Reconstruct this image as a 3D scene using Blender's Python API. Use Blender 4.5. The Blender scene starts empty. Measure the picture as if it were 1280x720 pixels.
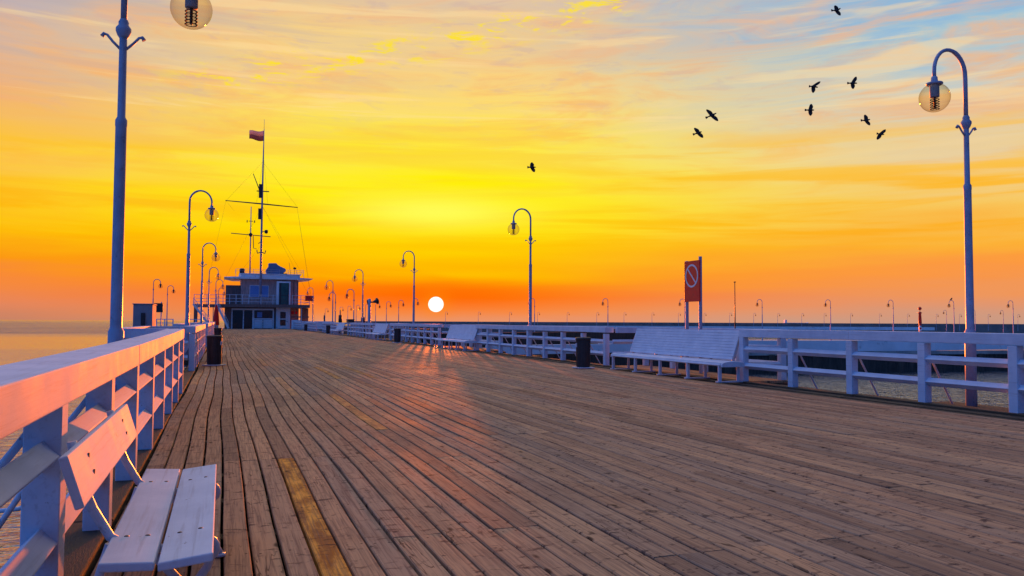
import bpy, bmesh, math, random
from mathutils import Vector, Matrix
random.seed(7)
R = math.radians
SC = bpy.context.scene
COL = SC.collection

# ------------------------------------------------------------------ materials
def srgb(c):
    return tuple(((v/255)/12.92 if v/255 <= .04045 else ((v/255+.055)/1.055)**2.4) for v in c)

class NT:
    """small helper to write node trees"""
    def __init__(s, tree):
        s.t = tree; s.n = tree.nodes; s.l = tree.links
        s.n.clear()
    def node(s, typ, **kw):
        nd = s.n.new(typ)
        for k, v in kw.items(): setattr(nd, k, v)
        return nd
    def put(s, sock, v):
        if v is None: return
        if hasattr(v, 'links'): s.l.new(v, sock)
        else: sock.default_value = v
    def math(s, op, a, b=None, c=None, clamp=False):
        nd = s.node('ShaderNodeMath', operation=op, use_clamp=clamp)
        for i, v in enumerate((a, b, c)): s.put(nd.inputs[i], v)
        return nd.outputs[0]
    def vmath(s, op, a, b=None):
        nd = s.node('ShaderNodeVectorMath', operation=op)
        s.put(nd.inputs[0], a); s.put(nd.inputs[1], b)
        return nd.outputs['Value'] if op in ('DOT_PRODUCT', 'LENGTH') else nd.outputs[0]
    def mix(s, f, a, b, blend='MIX'):
        nd = s.node('ShaderNodeMix', data_type='RGBA', blend_type=blend)
        s.put(nd.inputs[0], f)
        for i, v in ((6, a), (7, b)):
            if isinstance(v, tuple) and len(v) == 3: v = v + (1,)
            s.put(nd.inputs[i], v)
        return nd.outputs[2]
    def noise(s, vec, scale, detail=4, rough=.55, dist=0., col=False):
        nd = s.node('ShaderNodeTexNoise')
        s.put(nd.inputs['Vector'], vec); nd.inputs['Scale'].default_value = scale
        nd.inputs['Detail'].default_value = detail; nd.inputs['Roughness'].default_value = rough
        nd.inputs['Distortion'].default_value = dist
        return nd.outputs[1 if col else 0]
    def ramp(s, f, stops, interp='LINEAR'):
        nd = s.node('ShaderNodeValToRGB'); cr = nd.color_ramp; cr.interpolation = interp
        while len(cr.elements) < len(stops): cr.elements.new(.5)
        for e, (p, c) in zip(cr.elements, stops):
            e.position = p
            if not isinstance(c, tuple): c = (c, c, c)
            e.color = (*c[:3], 1)
        s.put(nd.inputs[0], f)
        return nd.outputs[0]
    def smooth(s, v, a, b, lo=0., hi=1.):
        nd = s.node('ShaderNodeMapRange', interpolation_type='SMOOTHSTEP')
        s.put(nd.inputs[0], v)
        for i, x in enumerate((a, b, lo, hi)): nd.inputs[i+1].default_value = x
        return nd.outputs[0]
    def mapping(s, vec, scale=(1, 1, 1), loc=(0, 0, 0), rot=(0, 0, 0)):
        nd = s.node('ShaderNodeMapping'); s.put(nd.inputs[0], vec)
        nd.inputs['Scale'].default_value = scale; nd.inputs['Location'].default_value = loc
        nd.inputs['Rotation'].default_value = rot
        return nd.outputs[0]
    def bump(s, h, strength, dist, normal=None):
        nd = s.node('ShaderNodeBump'); s.put(nd.inputs['Height'], h)
        nd.inputs['Strength'].default_value = strength; nd.inputs['Distance'].default_value = dist
        if normal is not None: s.put(nd.inputs['Normal'], normal)
        return nd.outputs[0]

def new_mat(name):
    m = bpy.data.materials.new(name); m.use_nodes = True
    t = NT(m.node_tree)
    out = t.node('ShaderNodeOutputMaterial'); p = t.node('ShaderNodeBsdfPrincipled')
    t.l.new(p.outputs[0], out.inputs[0])
    return m, t, p, out

def surf(name, col, rough=.5, metal=0., var=.15, scale=6., dirt=None, bump=.1, bdist=.004, stretch=(1, 1, 1), spec=.5):
    """a painted or raw surface with uneven tone, soiling and slight relief"""
    m, t, p, out = new_mat(name)
    tc = t.node('ShaderNodeTexCoord').outputs['Object']
    v = t.mapping(tc, stretch)
    n1 = t.noise(v, scale, 5, .6)
    c = t.mix(t.smooth(n1, .3, .7), tuple(x*(1-var) for x in col), tuple(min(1, x*(1+var)) for x in col))
    if dirt:
        n2 = t.noise(v, scale*2.3, 8, .7, .4)
        c = t.mix(t.smooth(n2, .56, .72, 0, .75), c, dirt)
    t.put(p.inputs['Base Color'], c)
    t.put(p.inputs['Roughness'], t.smooth(n1, .2, .8, max(.02, rough-.08), min(1, rough+.12)))
    p.inputs['Metallic'].default_value = metal
    p.inputs['Specular IOR Level'].default_value = spec
    if bump:
        n3 = t.noise(v, scale*6, 4, .6)
        t.put(p.inputs['Normal'], t.bump(n3, bump, bdist))
    return m

M = {}
def make_paint():
    """white gloss paint brushed on timber, with grain, chips and grime"""
    m, t, p, out = new_mat('white_timber_paint')
    g = t.node('ShaderNodeNewGeometry')
    tc = t.node('ShaderNodeTexCoord').outputs['Object']
    grain = t.noise(t.mapping(tc, (34, 1.4, 34)), 1.0, 5, .65, .3)
    cloud = t.noise(tc, 2.6, 5, .6)
    spots = t.noise(tc, 23, 5, .7, .3)
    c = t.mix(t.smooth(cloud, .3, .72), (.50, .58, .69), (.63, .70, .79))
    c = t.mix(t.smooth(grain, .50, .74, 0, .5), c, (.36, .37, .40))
    c = t.mix(t.smooth(spots, .675, .73, 0, .75), c, (.10, .085, .08))
    t.put(p.inputs['Base Color'], c)
    t.put(p.inputs['Roughness'], t.smooth(cloud, .2, .8, .62, .78)); p.inputs['Specular IOR Level'].default_value = .10
    b = t.bump(grain, .25, .004)
    b = t.bump(spots, .12, .004, b)
    t.put(p.inputs['Normal'], b)
    M['paint'] = m
make_paint()
M['lamp'] = surf('lamp_post_paint', (.30, .34, .46), .42, 0, .12, 5, (.09, .08, .08), .12)
M['tube'] = surf('painted_steel_tube', (.50, .55, .64), .35, 0, .1, 7, (.16, .12, .10), .1)
M['dark'] = surf('dark_metal', (.028, .028, .034), .45, .3, .2, 9)
M['bin'] = surf('bin_plastic', (.030, .024, .026), .5, 0, .25, 6, (.07, .06, .05))
M['kerb'] = surf('wet_mossy_timber', (.050, .035, .018), .75, 0, .4, 4, (.035, .050, .014), .5, .02, (6, 1, 3))
M['pile'] = surf('dark_pile_wall', (.060, .045, .036), .8, 0, .5, 1.2, (.02, .02, .016), .5, .05, (5, 5, .6))
M['concrete'] = surf('quay_concrete', (.34, .33, .31), .8, 0, .2, .8, (.16, .15, .13), .3, .02)
M['quaypaint'] = surf('whitewashed_wall', (.72, .76, .80), .6, 0, .08, .5, (.4, .4, .4), .1, .02)
M['red'] = surf('red_enamel', (.93, .016, .010), .4, 0, .1, 5, (.35, .03, .02), .05)
M['redcloth'] = surf('red_canvas', (.80, .012, .012), .85, 0, .25, 9, None, .3, .01, (4, 4, .6))
M['white'] = surf('white_enamel', (.75, .75, .75), .4, 0, .06, 6)
M['flagwhite'] = surf('flag_cloth', (.62, .60, .62), .85, 0, .1, 1, None, 0)
M['flagred'] = surf('flag_cloth_red', (.45, .05, .06), .85, 0, .1, 1, None, 0)
def cloth(name, c):
    m, t, p, out = new_mat(name); p.inputs['Base Color'].default_value = (*c, 1); p.inputs['Roughness'].default_value = .9
    tl = t.node('ShaderNodeBsdfTranslucent'); t.put(tl.inputs[0], (*c, 1)); mx = t.node('ShaderNodeMixShader'); mx.inputs[0].default_value = .55
    t.l.new(p.outputs[0], mx.inputs[1]); t.l.new(tl.outputs[0], mx.inputs[2]); t.l.new(mx.outputs[0], out.inputs[0]); return m
M['flagwhite'] = cloth('flag_cloth_white', (.62, .56, .54)); M['flagred'] = cloth('flag_cloth_red', (.34, .20, .17))
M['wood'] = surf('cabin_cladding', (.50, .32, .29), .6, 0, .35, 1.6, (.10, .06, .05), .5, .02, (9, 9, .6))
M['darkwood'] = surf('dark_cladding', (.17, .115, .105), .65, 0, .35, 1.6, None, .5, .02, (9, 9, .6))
M['roof'] = surf('roof_trim', (.74, .80, .86), .55, 0, .12, .6, (.2, .2, .22))
M['glass'] = surf('dark_window_glass', (.012, .018, .020), .08, 0, .3, .6, None, 0)
M['greenglass'] = surf('green_window_glass', (.02, .085, .075), .12, 0, .4, .5, None, 0)
M['blueblind'] = surf('blue_window_blind', (.13, .28, .62), .35, 0, .1, .5, None, 0)
M['cabinet'] = surf('grey_cabinet_enamel', (.22, .25, .30), .8, 0, .1, 3, (.10, .09, .09))
M['feather'] = surf('black_feathers', (.010, .010, .012), .6, 0, .3, 12, None, 0)
M['boat'] = surf('boat_hull', (.80, .78, .74), .6, 0, .1, 1, None, 0)

def make_globe():
    m, t, p, out = new_mat('smoky_globe_glass')
    t.n.remove(p)
    tr = t.node('ShaderNodeBsdfTransparent'); gl = t.node('ShaderNodeBsdfGlossy')
    lw = t.node('ShaderNodeLayerWeight'); lw.inputs['Blend'].default_value = .5
    t.put(tr.inputs[0], t.mix(t.math('POWER', lw.outputs['Facing'], 1.6), (.93, .86, .72), (.72, .62, .48)))
    gl.inputs['Roughness'].default_value = .06
    mx = t.node('ShaderNodeMixShader')
    t.put(mx.inputs[0], t.math('ADD', .03, t.math('MULTIPLY', t.math('POWER', lw.outputs['Facing'], 4.), .35)))
    t.l.new(tr.outputs[0], mx.inputs[1]); t.l.new(gl.outputs[0], mx.inputs[2])
    t.l.new(mx.outputs[0], out.inputs[0])
    M['globe'] = m
make_globe()

def make_deck_mat():
    m, t, p, out = new_mat('weathered_deck_boards')
    g = t.node('ShaderNodeNewGeometry'); rnd = g.outputs['Random Per Island']
    tc = t.node('ShaderNodeTexCoord').outputs['Object']
    off = t.node('ShaderNodeCombineXYZ')
    t.put(off.inputs[0], t.math('MULTIPLY', rnd, 41.7)); t.put(off.inputs[1], t.math('MULTIPLY', rnd, 93.1)); t.put(off.inputs[2], t.math('MULTIPLY', rnd, 17.3))
    v = t.vmath('ADD', tc, off.outputs[0])
    grain = t.noise(t.mapping(v, (55, 1.6, 10)), 1, 6, .65, .6)
    fine = t.noise(t.mapping(v, (160, 6, 20)), 1, 4, .6, .4)
    cross = t.noise(t.mapping(v, (7.5, 12.0, 4)), 1, 6, .66, .3)       # scuffs lying across the boards
    blot = t.noise(tc, .55, 5, .6, .3)
    knots = t.node('ShaderNodeTexVoronoi'); t.put(knots.inputs['Vector'], t.mapping(v, (5, 2.0, 3)))
    knots.inputs['Scale'].default_value = 1.0
    kd = knots.outputs['Distance']
    crack = t.noise(t.mapping(v, (9, .75, 3)), 1, 3, .5, .8)
    ca = t.math('ABSOLUTE', t.math('SUBTRACT', crack, .5))
    pal = t.ramp(rnd, [(0, (.33, .200, .115)), (.22, (.44, .262, .145)), (.45, (.58, .335, .175)), (.7, (.45, .300, .185)), (.88, (.66, .380, .190)), (1, (.34, .235, .155))])
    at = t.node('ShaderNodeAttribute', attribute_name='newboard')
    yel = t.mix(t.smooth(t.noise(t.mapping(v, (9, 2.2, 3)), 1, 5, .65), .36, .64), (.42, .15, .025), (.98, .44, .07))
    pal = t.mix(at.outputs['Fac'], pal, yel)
    c = t.mix(t.smooth(grain, .40, .66, 0, .62), pal, (.15, .092, .070))
    c = t.mix(t.smooth(fine, .5, .75, 0, .35), c, (.40, .265, .18))
    c = t.mix(t.smooth(blot, .52, .74, 0, .5), c, (.27, .135, .075))
    c = t.mix(t.smooth(cross, .55, .68, 0, .8), c, (.060, .038, .036))
    c = t.mix(t.smooth(kd, .045, .14, .85, 0), c, (.045, .026, .02))
    c = t.mix(t.math('MULTIPLY', t.smooth(ca, .002, .008, .7, 0), t.smooth(t.noise(v, .9, 2), .52, .6)), c, (.04, .022, .018))
    px = t.node('ShaderNodeSeparateXYZ'); t.put(px.inputs[0], tc)
    fu = t.math('FRACT', t.math('DIVIDE', t.math('ADD', px.outputs[0], 8.934), .166))
    du = t.math('MULTIPLY', t.math('MINIMUM', t.math('ABSOLUTE', t.math('SUBTRACT', fu, .24)), t.math('ABSOLUTE', t.math('SUBTRACT', fu, .76))), .166)
    fv = t.math('MULTIPLY', t.math('ABSOLUTE', t.math('SUBTRACT', t.math('FRACT', t.math('DIVIDE', t.math('ADD', px.outputs[1], t.math('MULTIPLY', rnd, .05)), 1.1)), .5)), 1.1)
    nd = t.math('SQRT', t.math('ADD', t.math('MULTIPLY', du, du), t.math('MULTIPLY', fv, fv)))
    c = t.mix(t.smooth(nd, .006, .0095, .85, 0), c, (.03, .02, .018))
    t.put(p.inputs['Base Color'], c)
    wet = t.noise(t.mapping(tc, (1.4, .5, 1)), 1.0, 5, .6)
    r = t.smooth(wet, .35, .68, .62, .80)
    t.put(p.inputs['Roughness'], t.math('ADD', r, t.math('MULTIPLY', grain, .10)))
    p.inputs['Specular IOR Level'].default_value = .02
    b = t.bump(grain, .25, .004)
    b = t.bump(cross, .18, .006, b)
    t.put(p.inputs['Normal'], b)
    M['deck'] = m
make_deck_mat()

def make_water():
    m, t, p, out = new_mat('baltic_water')
    tc = t.node('ShaderNodeTexCoord').outputs['Object']
    w1 = t.smooth(t.noise(t.mapping(tc, (.42, 1.0, 1), rot=(0, 0, .40)), .60, 4, .55, .4), .28, .72)
    w2 = t.smooth(t.noise(t.mapping(tc, (.50, 1.2, 1), rot=(0, 0, .30)), 2.3, 3, .55, .5), .30, .70)
    w4 = t.noise(t.mapping(tc, (.6, 1.2, 1), rot=(0, 0, .5)), 7.5, 3, .6, .3)
    calm = t.smooth(t.noise(t.mapping(tc, (.006, .022, 1), rot=(0, 0, .3)), 1, 3, .5, .4), .40, .62, .42, 1)
    dd = t.vmath('LENGTH', t.vmath('MULTIPLY', t.vmath('SUBTRACT', tc, (-62., 165., 0.)), (1/105., 1/150., 0.)))
    calm = t.math('MULTIPLY', calm, t.smooth(dd, .45, 1.1, .16, 1))
    p.inputs['Base Color'].default_value = (.022, .038, .045, 1)
    p.inputs['Roughness'].default_value = .05
    p.inputs['IOR'].default_value = 1.36
    b = t.bump(t.math('MULTIPLY', w1, calm), 1.0, .26); b = t.bump(t.math('MULTIPLY', w2, calm), 1.0, .27, b); b = t.bump(w4, 1.0, .02, b)
    t.n.remove(p)
    df = t.node('ShaderNodeBsdfDiffuse'); df.inputs[0].default_value = (.05, .075, .085, 1); t.put(df.inputs['Normal'], b)
    gl = t.node('ShaderNodeBsdfGlossy'); gl.inputs[0].default_value = (1, 1, 1, 1); gl.inputs['Roughness'].default_value = .05; t.put(gl.inputs['Normal'], b)
    fr = t.node('ShaderNodeFresnel'); fr.inputs[0].default_value = 1.36; t.put(fr.inputs['Normal'], b)
    mx = t.node('ShaderNodeMixShader'); t.put(mx.inputs[0], t.math('POWER', fr.outputs[0], .5))
    t.l.new(df.outputs[0], mx.inputs[1]); t.l.new(gl.outputs[0], mx.inputs[2]); t.l.new(mx.outputs[0], out.inputs[0])
    M['water'] = m
make_water()

# ------------------------------------------------------------------ mesh helper
class MB:
    def __init__(s): s.v = []; s.f = []; s.sm = []; s.mi = []
    def add(s, vs, fs, smooth=False, mi=0):
        o = len(s.v); s.v += [tuple(v) for v in vs]
        for f in fs: s.f.append([i+o for i in f]); s.sm.append(smooth); s.mi.append(mi)
        return s
    def box(s, a, b, mi=0):
        (x0, y0, z0), (x1, y1, z1) = a, b
        if x0 > x1: x0, x1 = x1, x0
        if y0 > y1: y0, y1 = y1, y0
        if z0 > z1: z0, z1 = z1, z0
        return s.add([(x0,y0,z0),(x1,y0,z0),(x1,y1,z0),(x0,y1,z0),(x0,y0,z1),(x1,y0,z1),(x1,y1,z1),(x0,y1,z1)],
              [(0,3,2,1),(4,5,6,7),(0,1,5,4),(1,2,6,5),(2,3,7,6),(3,0,4,7)], False, mi)
    def hexa(s, p, mi=0):     # 8 points: bottom ring then top ring, counter-clockwise from above
        return s.add(p, [(0,3,2,1),(4,5,6,7),(0,1,5,4),(1,2,6,5),(2,3,7,6),(3,0,4,7)], False, mi)
    def bar(s, a, b, w, h, up=(0, 0, 1), mi=0, roll=0):
        a = Vector(a); b = Vector(b); d = (b-a).normalized()
        u = Vector(up); r = d.cross(u)
        if r.length < 1e-4: r = Vector((1, 0, 0))
        r.normalize(); u = r.cross(d).normalized()
        if roll:
            c, q = math.cos(roll), math.sin(roll); r, u = r*c+u*q, u*c-r*q
        P = []
        for c in (a, b):
            P += [c-r*w/2-u*h/2, c+r*w/2-u*h/2, c+r*w/2+u*h/2, c-r*w/2+u*h/2]
        return s.add(P, [(0,1,2,3),(7,6,5,4),(0,4,5,1),(1,5,6,2),(2,6,7,3),(3,7,4,0)], False, mi)
    def tube(s, pts, r, n=10, mi=0, cap=True):
        pts = [Vector(p) for p in pts]; k = len(pts)
        rs = r if isinstance(r, (list, tuple)) else [r]*k
        ref = None; V = []
        for i, p in enumerate(pts):
            d = (pts[min(i+1, k-1)]-pts[max(i-1, 0)]).normalized()
            if ref is None: ref = d.orthogonal().normalized()
            ref = (ref-d*ref.dot(d)); ref.normalize()
            q = d.cross(ref)
            for j in range(n):
                a = 2*math.pi*j/n; V.append(p+(ref*math.cos(a)+q*math.sin(a))*rs[i])
        F = []
        for i in range(k-1):
            for j in range(n):
                F.append((i*n+j, i*n+(j+1) % n, (i+1)*n+(j+1) % n, (i+1)*n+j))
        s.add(V, F, True, mi)
        if cap:
            o = len(s.v)-len(V)
            s.f.append([o+j for j in range(n)][::-1]); s.sm.append(False); s.mi.append(mi)
            s.f.append([o+(k-1)*n+j for j in range(n)]); s.sm.append(False); s.mi.append(mi)
        return s
    def lathe(s, prof, c=(0, 0, 0), n=20, mi=0, smooth=True):
        V = []; F = []; k = len(prof)
        for (r, z) in prof:
            for j in range(n):
                a = 2*math.pi*j/n; V.append((c[0]+r*math.cos(a), c[1]+r*math.sin(a), c[2]+z))
        for i in range(k-1):
            for j in range(n): F.append((i*n+j, i*n+(j+1) % n, (i+1)*n+(j+1) % n, (i+1)*n+j))
        return s.add(V, F, smooth, mi)
    def prism(s, poly, axis, a, b, mi=0):
        """poly of 2-d points extruded along an axis from a to b"""
        def P(q, t):
            return {'x': (t, q[0], q[1]), 'y': (q[0], t, q[1]), 'z': (q[0], q[1], t)}[axis]
        n = len(poly)
        V = [P(q, a) for q in poly]+[P(q, b) for q in poly]
        F = [tuple(range(n))[::-1], tuple(range(n, 2*n))]+[(i, (i+1) % n, n+(i+1) % n, n+i) for i in range(n)]
        return s.add(V, F, False, mi)
    def build(s, name, mat, parent=None, bevel=0, loc=None, seg=2):
        me = bpy.data.meshes.new(name); me.from_pydata(s.v, [], s.f)
        me.polygons.foreach_set('use_smooth', s.sm); me.polygons.foreach_set('material_index', s.mi)
        for m in (mat if isinstance(mat, (list, tuple)) else [mat]): me.materials.append(m if not isinstance(m, str) else M[m])
        me.validate(); me.update()
        bm = bmesh.new(); bm.from_mesh(me); bmesh.ops.recalc_face_normals(bm, faces=bm.faces); bm.to_mesh(me); bm.free()
        o = bpy.data.objects.new(name, me); COL.objects.link(o)
        if parent: o.parent = parent
        if loc: o.location = loc
        if bevel:
            b = o.modifiers.new('edge', 'BEVEL'); b.width = bevel; b.segments = seg; b.limit_method = 'ANGLE'; b.angle_limit = R(50)
        return o

def tag(o, label=None, cat=None, group=None, kind=None):
    for k, v in (('label', label), ('category', cat), ('group', group), ('kind', kind)):
        if v: o[k] = v
    return o
def thing(name, label, cat, loc=(0, 0, 0), rz=0, group=None):
    o = bpy.data.objects.new(name, None); COL.objects.link(o)
    o.location = loc; o.rotation_euler = (0, 0, rz); o.empty_display_size = .3
    return tag(o, label, cat, group)
KIDS = {}
def copy_tree(o, parent=None):
    c = o.copy(); COL.objects.link(c)
    if parent: c.parent = parent
    for ch in [x for x in bpy.data.objects if x.parent == o and x is not c]: copy_tree(ch, c)
    return c
def clone(o, label, loc, rz=0, group=None, scale=None):
    c = copy_tree(o); c.location = loc; c.rotation_euler = (0, 0, rz); c['label'] = label
    if group: c['group'] = group
    if scale: c.scale = (scale,)*3
    return c

WATER = -3.2
# ------------------------------------------------------------------ sea
sea = MB()
sea.add([(-9000, -3000, WATER), (9000, -3000, WATER), (9000, 16000, WATER), (-9000, 16000, WATER)], [(0, 1, 2, 3)])
tag(sea.build('sea', 'water'), kind='structure')

# ------------------------------------------------------------------ deck of separate boards
PW = .166; X0 = -.634; NB = 67; YE = 138.0
def wob(x, y):
    return .012*math.sin(y*.9+x*.4)+.018*math.sin(y*.31+1.3)*(1 if y > 8 else .3)
dk = MB(); newb = []
rnd = random.Random(3)
phase_block = {}
for k in range(NB):
    blk = k//6
    if blk not in phase_block: phase_block[blk] = rnd.choice([-.2, 1.1, 2.2])
    ph = phase_block[blk]+(rnd.choice([0, 0, 0, 2.2]) if k > 9 else 0)
    if k < 10: ph = .2
    y = -6.8+ph*1.0-.2; L = 5.0
    x0 = X0+k*PW; ga, gb = rnd.uniform(.006, .013), rnd.uniform(.005, .011)
    while y < YE:
        ya, yb = y+.003, min(y+L-.003, YE)
        if yb-ya < .3: break
        dz = rnd.uniform(-.0035, .0035); tilt = rnd.uniform(-.002, .002)
        n = max(1, int((yb-ya)/1.1)) if y < 60 else 1
        prof = [(ga, -.045), (PW-gb, -.045), (PW-gb, -.007), (PW-gb-.006, 0), (ga+.006, 0), (ga, -.007)]
        V = []
        for i in range(n+1):
            yy = ya+(yb-ya)*i/n; w = wob(x0, yy)
            for (px, pz) in prof: V.append((x0+px+w, yy, pz+dz+tilt*(px/PW-.5)*2))
        F = []
        for i in range(n):
            for j in range(6): F.append((i*6+j, i*6+(j+1) % 6, (i+1)*6+(j+1) % 6, (i+1)*6+j))
        F.append((0, 1, 2, 3, 4, 5)); F.append(tuple(n*6+j for j in range(6)))
        nv = 0.
        ym = (ya+yb)/2
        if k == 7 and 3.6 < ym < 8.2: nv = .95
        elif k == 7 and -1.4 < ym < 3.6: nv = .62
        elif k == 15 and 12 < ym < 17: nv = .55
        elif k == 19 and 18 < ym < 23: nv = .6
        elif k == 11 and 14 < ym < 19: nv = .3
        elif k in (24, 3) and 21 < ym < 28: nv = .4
        elif rnd.random() < .02: nv = rnd.uniform(.1, .3)
        dk.add(V, F); newb += [nv]*len(V)
        y += L
dko = dk.build('deck', 'deck')
a = dko.data.attributes.new('newboard', 'FLOAT', 'POINT'); a.data.foreach_set('value', newb)
tag(dko, kind='structure')

# joists and dark underside
j = MB()
y = -5.5
while y < 139:
    j.box((-1.0, y, -.28), (11.46, y+.14, -.047)); y += 1.1
for x in (-.5, 2.4, 5.2, 8.0, 10.6): j.box((x, -6, -.55), (x+.24, 139, -.282))
j.box((-.60, -6, -.60), (10.6, 139, -.58))
tag(j.build('deck_joists', 'kerb'), kind='structure')
# mossy kerb timbers along both edges (the right one is broad)
kb = MB()
for y in range(-6, 138, 6):
    e = rnd.uniform(-.012, .012)
    kb.box((-.66, y, -.25), (-.92, y+5.97, .022+e))
    kb.box((10.53, y, -.20), (10.86, y+5.97, -.03+e*.5)); kb.box((10.88, y, -.20), (11.12, y+5.97, -.015+e*.5))
    kb.box((11.14, y, -.25), (11.44, y+5.97, .020+e)); 
tag(kb.build('deck_edge_timbers', 'kerb', bevel=.012), kind='structure')

# bay floors (little platforms outside the rails where the benches stand)
bayL = [(16.15+20.5*i, 22.85+20.5*i) for i in range(0, 6)]
bayR = [(15.65+20.4*i, 22.35+20.4*i) for i in range(0, 6)]
bf = MB()
for (a_, b_), side in [(q, -1) for q in bayL]+[(q, 1) for q in bayR]:
    for i in range(7):
        if side < 0 and i > 4: continue
        if side < 0: x = -.95-.2*i; bf.box((x, a_-.1, -.05), (x-.19, b_+.1, 0))
        elif i < 6: x = 11.46+.19*i; bf.box((x, a_-.1, -.05), (x+.18, b_+.1, 0))
tag(bf.build('bay_floor', 'deck'), kind='structure')
lp = MB()
for i in range(6):
    yy = 10.1+20.45*i
    lp.box((11.46, yy-(2.6 if i == 0 else .5), -.22), (12.25, yy+.75, -.03)); lp.box((-.94, yy-.3, -.22), (-1.45, yy+.6, -.03))
for (a_, b_) in bayL: lp.box((-.94, a_-.15, -.3), (-1.95, a_, -.06)); lp.box((-.94, b_, -.3), (-1.95, b_+.15, -.06)); lp.box((-1.8, a_, -.3), (-1.95, b_, -.06))
for (a_, b_) in bayR: lp.box((11.46, a_-.15, -.3), (12.7, a_, -.06)); lp.box((11.46, b_, -.3), (12.7, b_+.15, -.06)); lp.box((12.55, a_, -.3), (12.7, b_, -.06))
tag(lp.build('outrigger_timbers', 'kerb', bevel=.01), kind='structure')
pl = MB()
for yy in range(-4, 138, 6):
    for x in (-.7, 3.2, 7.1, 11.2): pl.tube([(x, yy, -6), (x, yy, -.3)], .17, 12)
tag(pl.build('pier_piles', 'pile'), kind='structure')

# ------------------------------------------------------------------ railings
def railing(label, xc, side, y0, n, sp, heights, group, name='railing'):
    """side: +1 = outside is +x. origin at the section start"""
    t = thing(name, label, 'railing', (xc, y0, 0), 0, group)
    L = n*sp; o = side
    top = MB()
    zb = .985
    cuts = [0, min(3, n)*sp, min(6, n)*sp, L] if n > 6 else [0, L]
    for i in range(len(cuts)-1):
        a_, b_ = cuts[i]-(.08 if i == 0 else -.002), cuts[i+1]+(.08 if i == len(cuts)-2 else -.002)
        za, zc = heights[i], heights[i+1]
        xi, xo = -.08*o, .22*o
        q = rnd.uniform(-.004, .004)
        x1, x2 = sorted((xi+q, xo+q))
        top.hexa([(x1, a_, za-.175), (x2, a_, za-.175), (x2, b_, zc-.175), (x1, b_, zc-.175), (x1, a_, za), (x2, a_, za), (x2, b_, zc), (x1, b_, zc)])
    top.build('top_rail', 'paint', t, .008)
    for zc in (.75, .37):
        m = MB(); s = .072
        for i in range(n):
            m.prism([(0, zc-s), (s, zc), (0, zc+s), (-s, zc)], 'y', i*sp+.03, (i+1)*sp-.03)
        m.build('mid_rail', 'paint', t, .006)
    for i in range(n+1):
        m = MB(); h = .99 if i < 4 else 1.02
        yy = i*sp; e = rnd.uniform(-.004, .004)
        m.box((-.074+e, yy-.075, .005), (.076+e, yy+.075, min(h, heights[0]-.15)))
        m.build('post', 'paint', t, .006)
        if 0 < i < n:
            b = MB()
            b.tube([(.06*o, yy-.01, .86), (.16*o, yy-.01, .72), (.42*o, yy-.01, .28), (.60*o, yy-.01, -.02), (.66*o, yy-.01, -.12), (.78*o, yy-.01, -.17), (.95*o, yy-.01, -.18)] , .019, 8)
            b.build('brace', 'tube', t)
    return t
def bay_railing(label, xc, side, y0, y1, out, group):
    t = thing('bay_railing', label, 'railing', (xc, y0, 0), 0, group)
    L = y1-y0; o = side; X = out*o
    m = MB(); H = 1.2
    e = .10*o
    m.box((.07*o+e*0+.16*o, -.02, H-.18), (X, .13, H-.003)); m.box((.23*o, L-.13, H-.18), (X, L+.02, H-.003))
    m.box((X, -.03, H-.182), (X+.20*o, L+.03, H))
    m.build('top_rail', 'paint', t, .008)
    for zc in (.75, .37):
        k = MB(); s = .07; xs = X+.08*o
        k.prism([(xs, zc-s), (xs+s, zc), (xs, zc+s), (xs-s, zc)], 'y', .1, L-.1)
        for yy in (.055, L-.055): k.prism([(yy, zc-s), (yy+s, zc), (yy, zc+s), (yy-s, zc)], 'x', .1*o, X)
        k.build('mid_rail', 'paint', t, .006)
    n = 4
    for i in range(n+1):
        p = MB(); yy = .055+(L-.11)*i/n
        p.box((X+.005*o, yy-.075, 0), (X+.155*o, yy+.075, H-.19)); p.build('post', 'paint', t, .006)
    return t
num = ['nearest', 'second', 'third', 'fourth', 'fifth', 'sixth', 'seventh']
for i in range(7):
    y0 = 2.40+20.5*(i); 
    if y0 > 125: break
    hs = [1.140, 1.142, 1.165, 1.195] if i == 0 else [1.2+rnd.uniform(-.012, .012)]*4
    lb = ('white wooden railing along the left deck edge, %s section, with the orange-lit top rail' % num[i]) if i else 'nearest white railing section at the left, beside the small two-board bench'
    railing(lb, -.73, -1, y0, 8, 1.69, hs, 'railing sections along the left deck edge')
for i in range(7):
    y0 = 2.10+20.4*(i)
    if y0 > 125: break
    lb = ('blue-shaded white railing along the right deck edge, %s section from the camera' % num[i]) if i else 'nearest right railing section, whose wide open bays frame the water'
    railing(lb, 11.28, 1, y0, 8, 1.675, [1.205+rnd.uniform(-.008, .008) for _ in range(4)], 'railing sections along the right deck edge')
for i, (a_, b_) in enumerate(bayL):
    bay_railing(('bay railing jutting out on the left, %s from the camera' % num[i]) if i else 'bay railing on the left jutting out beside the grey cabinet', -.73, -1, a_+.05, b_-.03, 1.0, 'bay railings on the left')
for i, (a_, b_) in enumerate(bayR):
    bay_railing(('bay railing around the right side bench recess, %s from the camera' % num[i]) if i else 'bay railing around the long blue-shaded bench and the red sign', 11.28, 1, a_+.05, b_-.03, 1.18, 'bay railings on the right')

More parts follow.
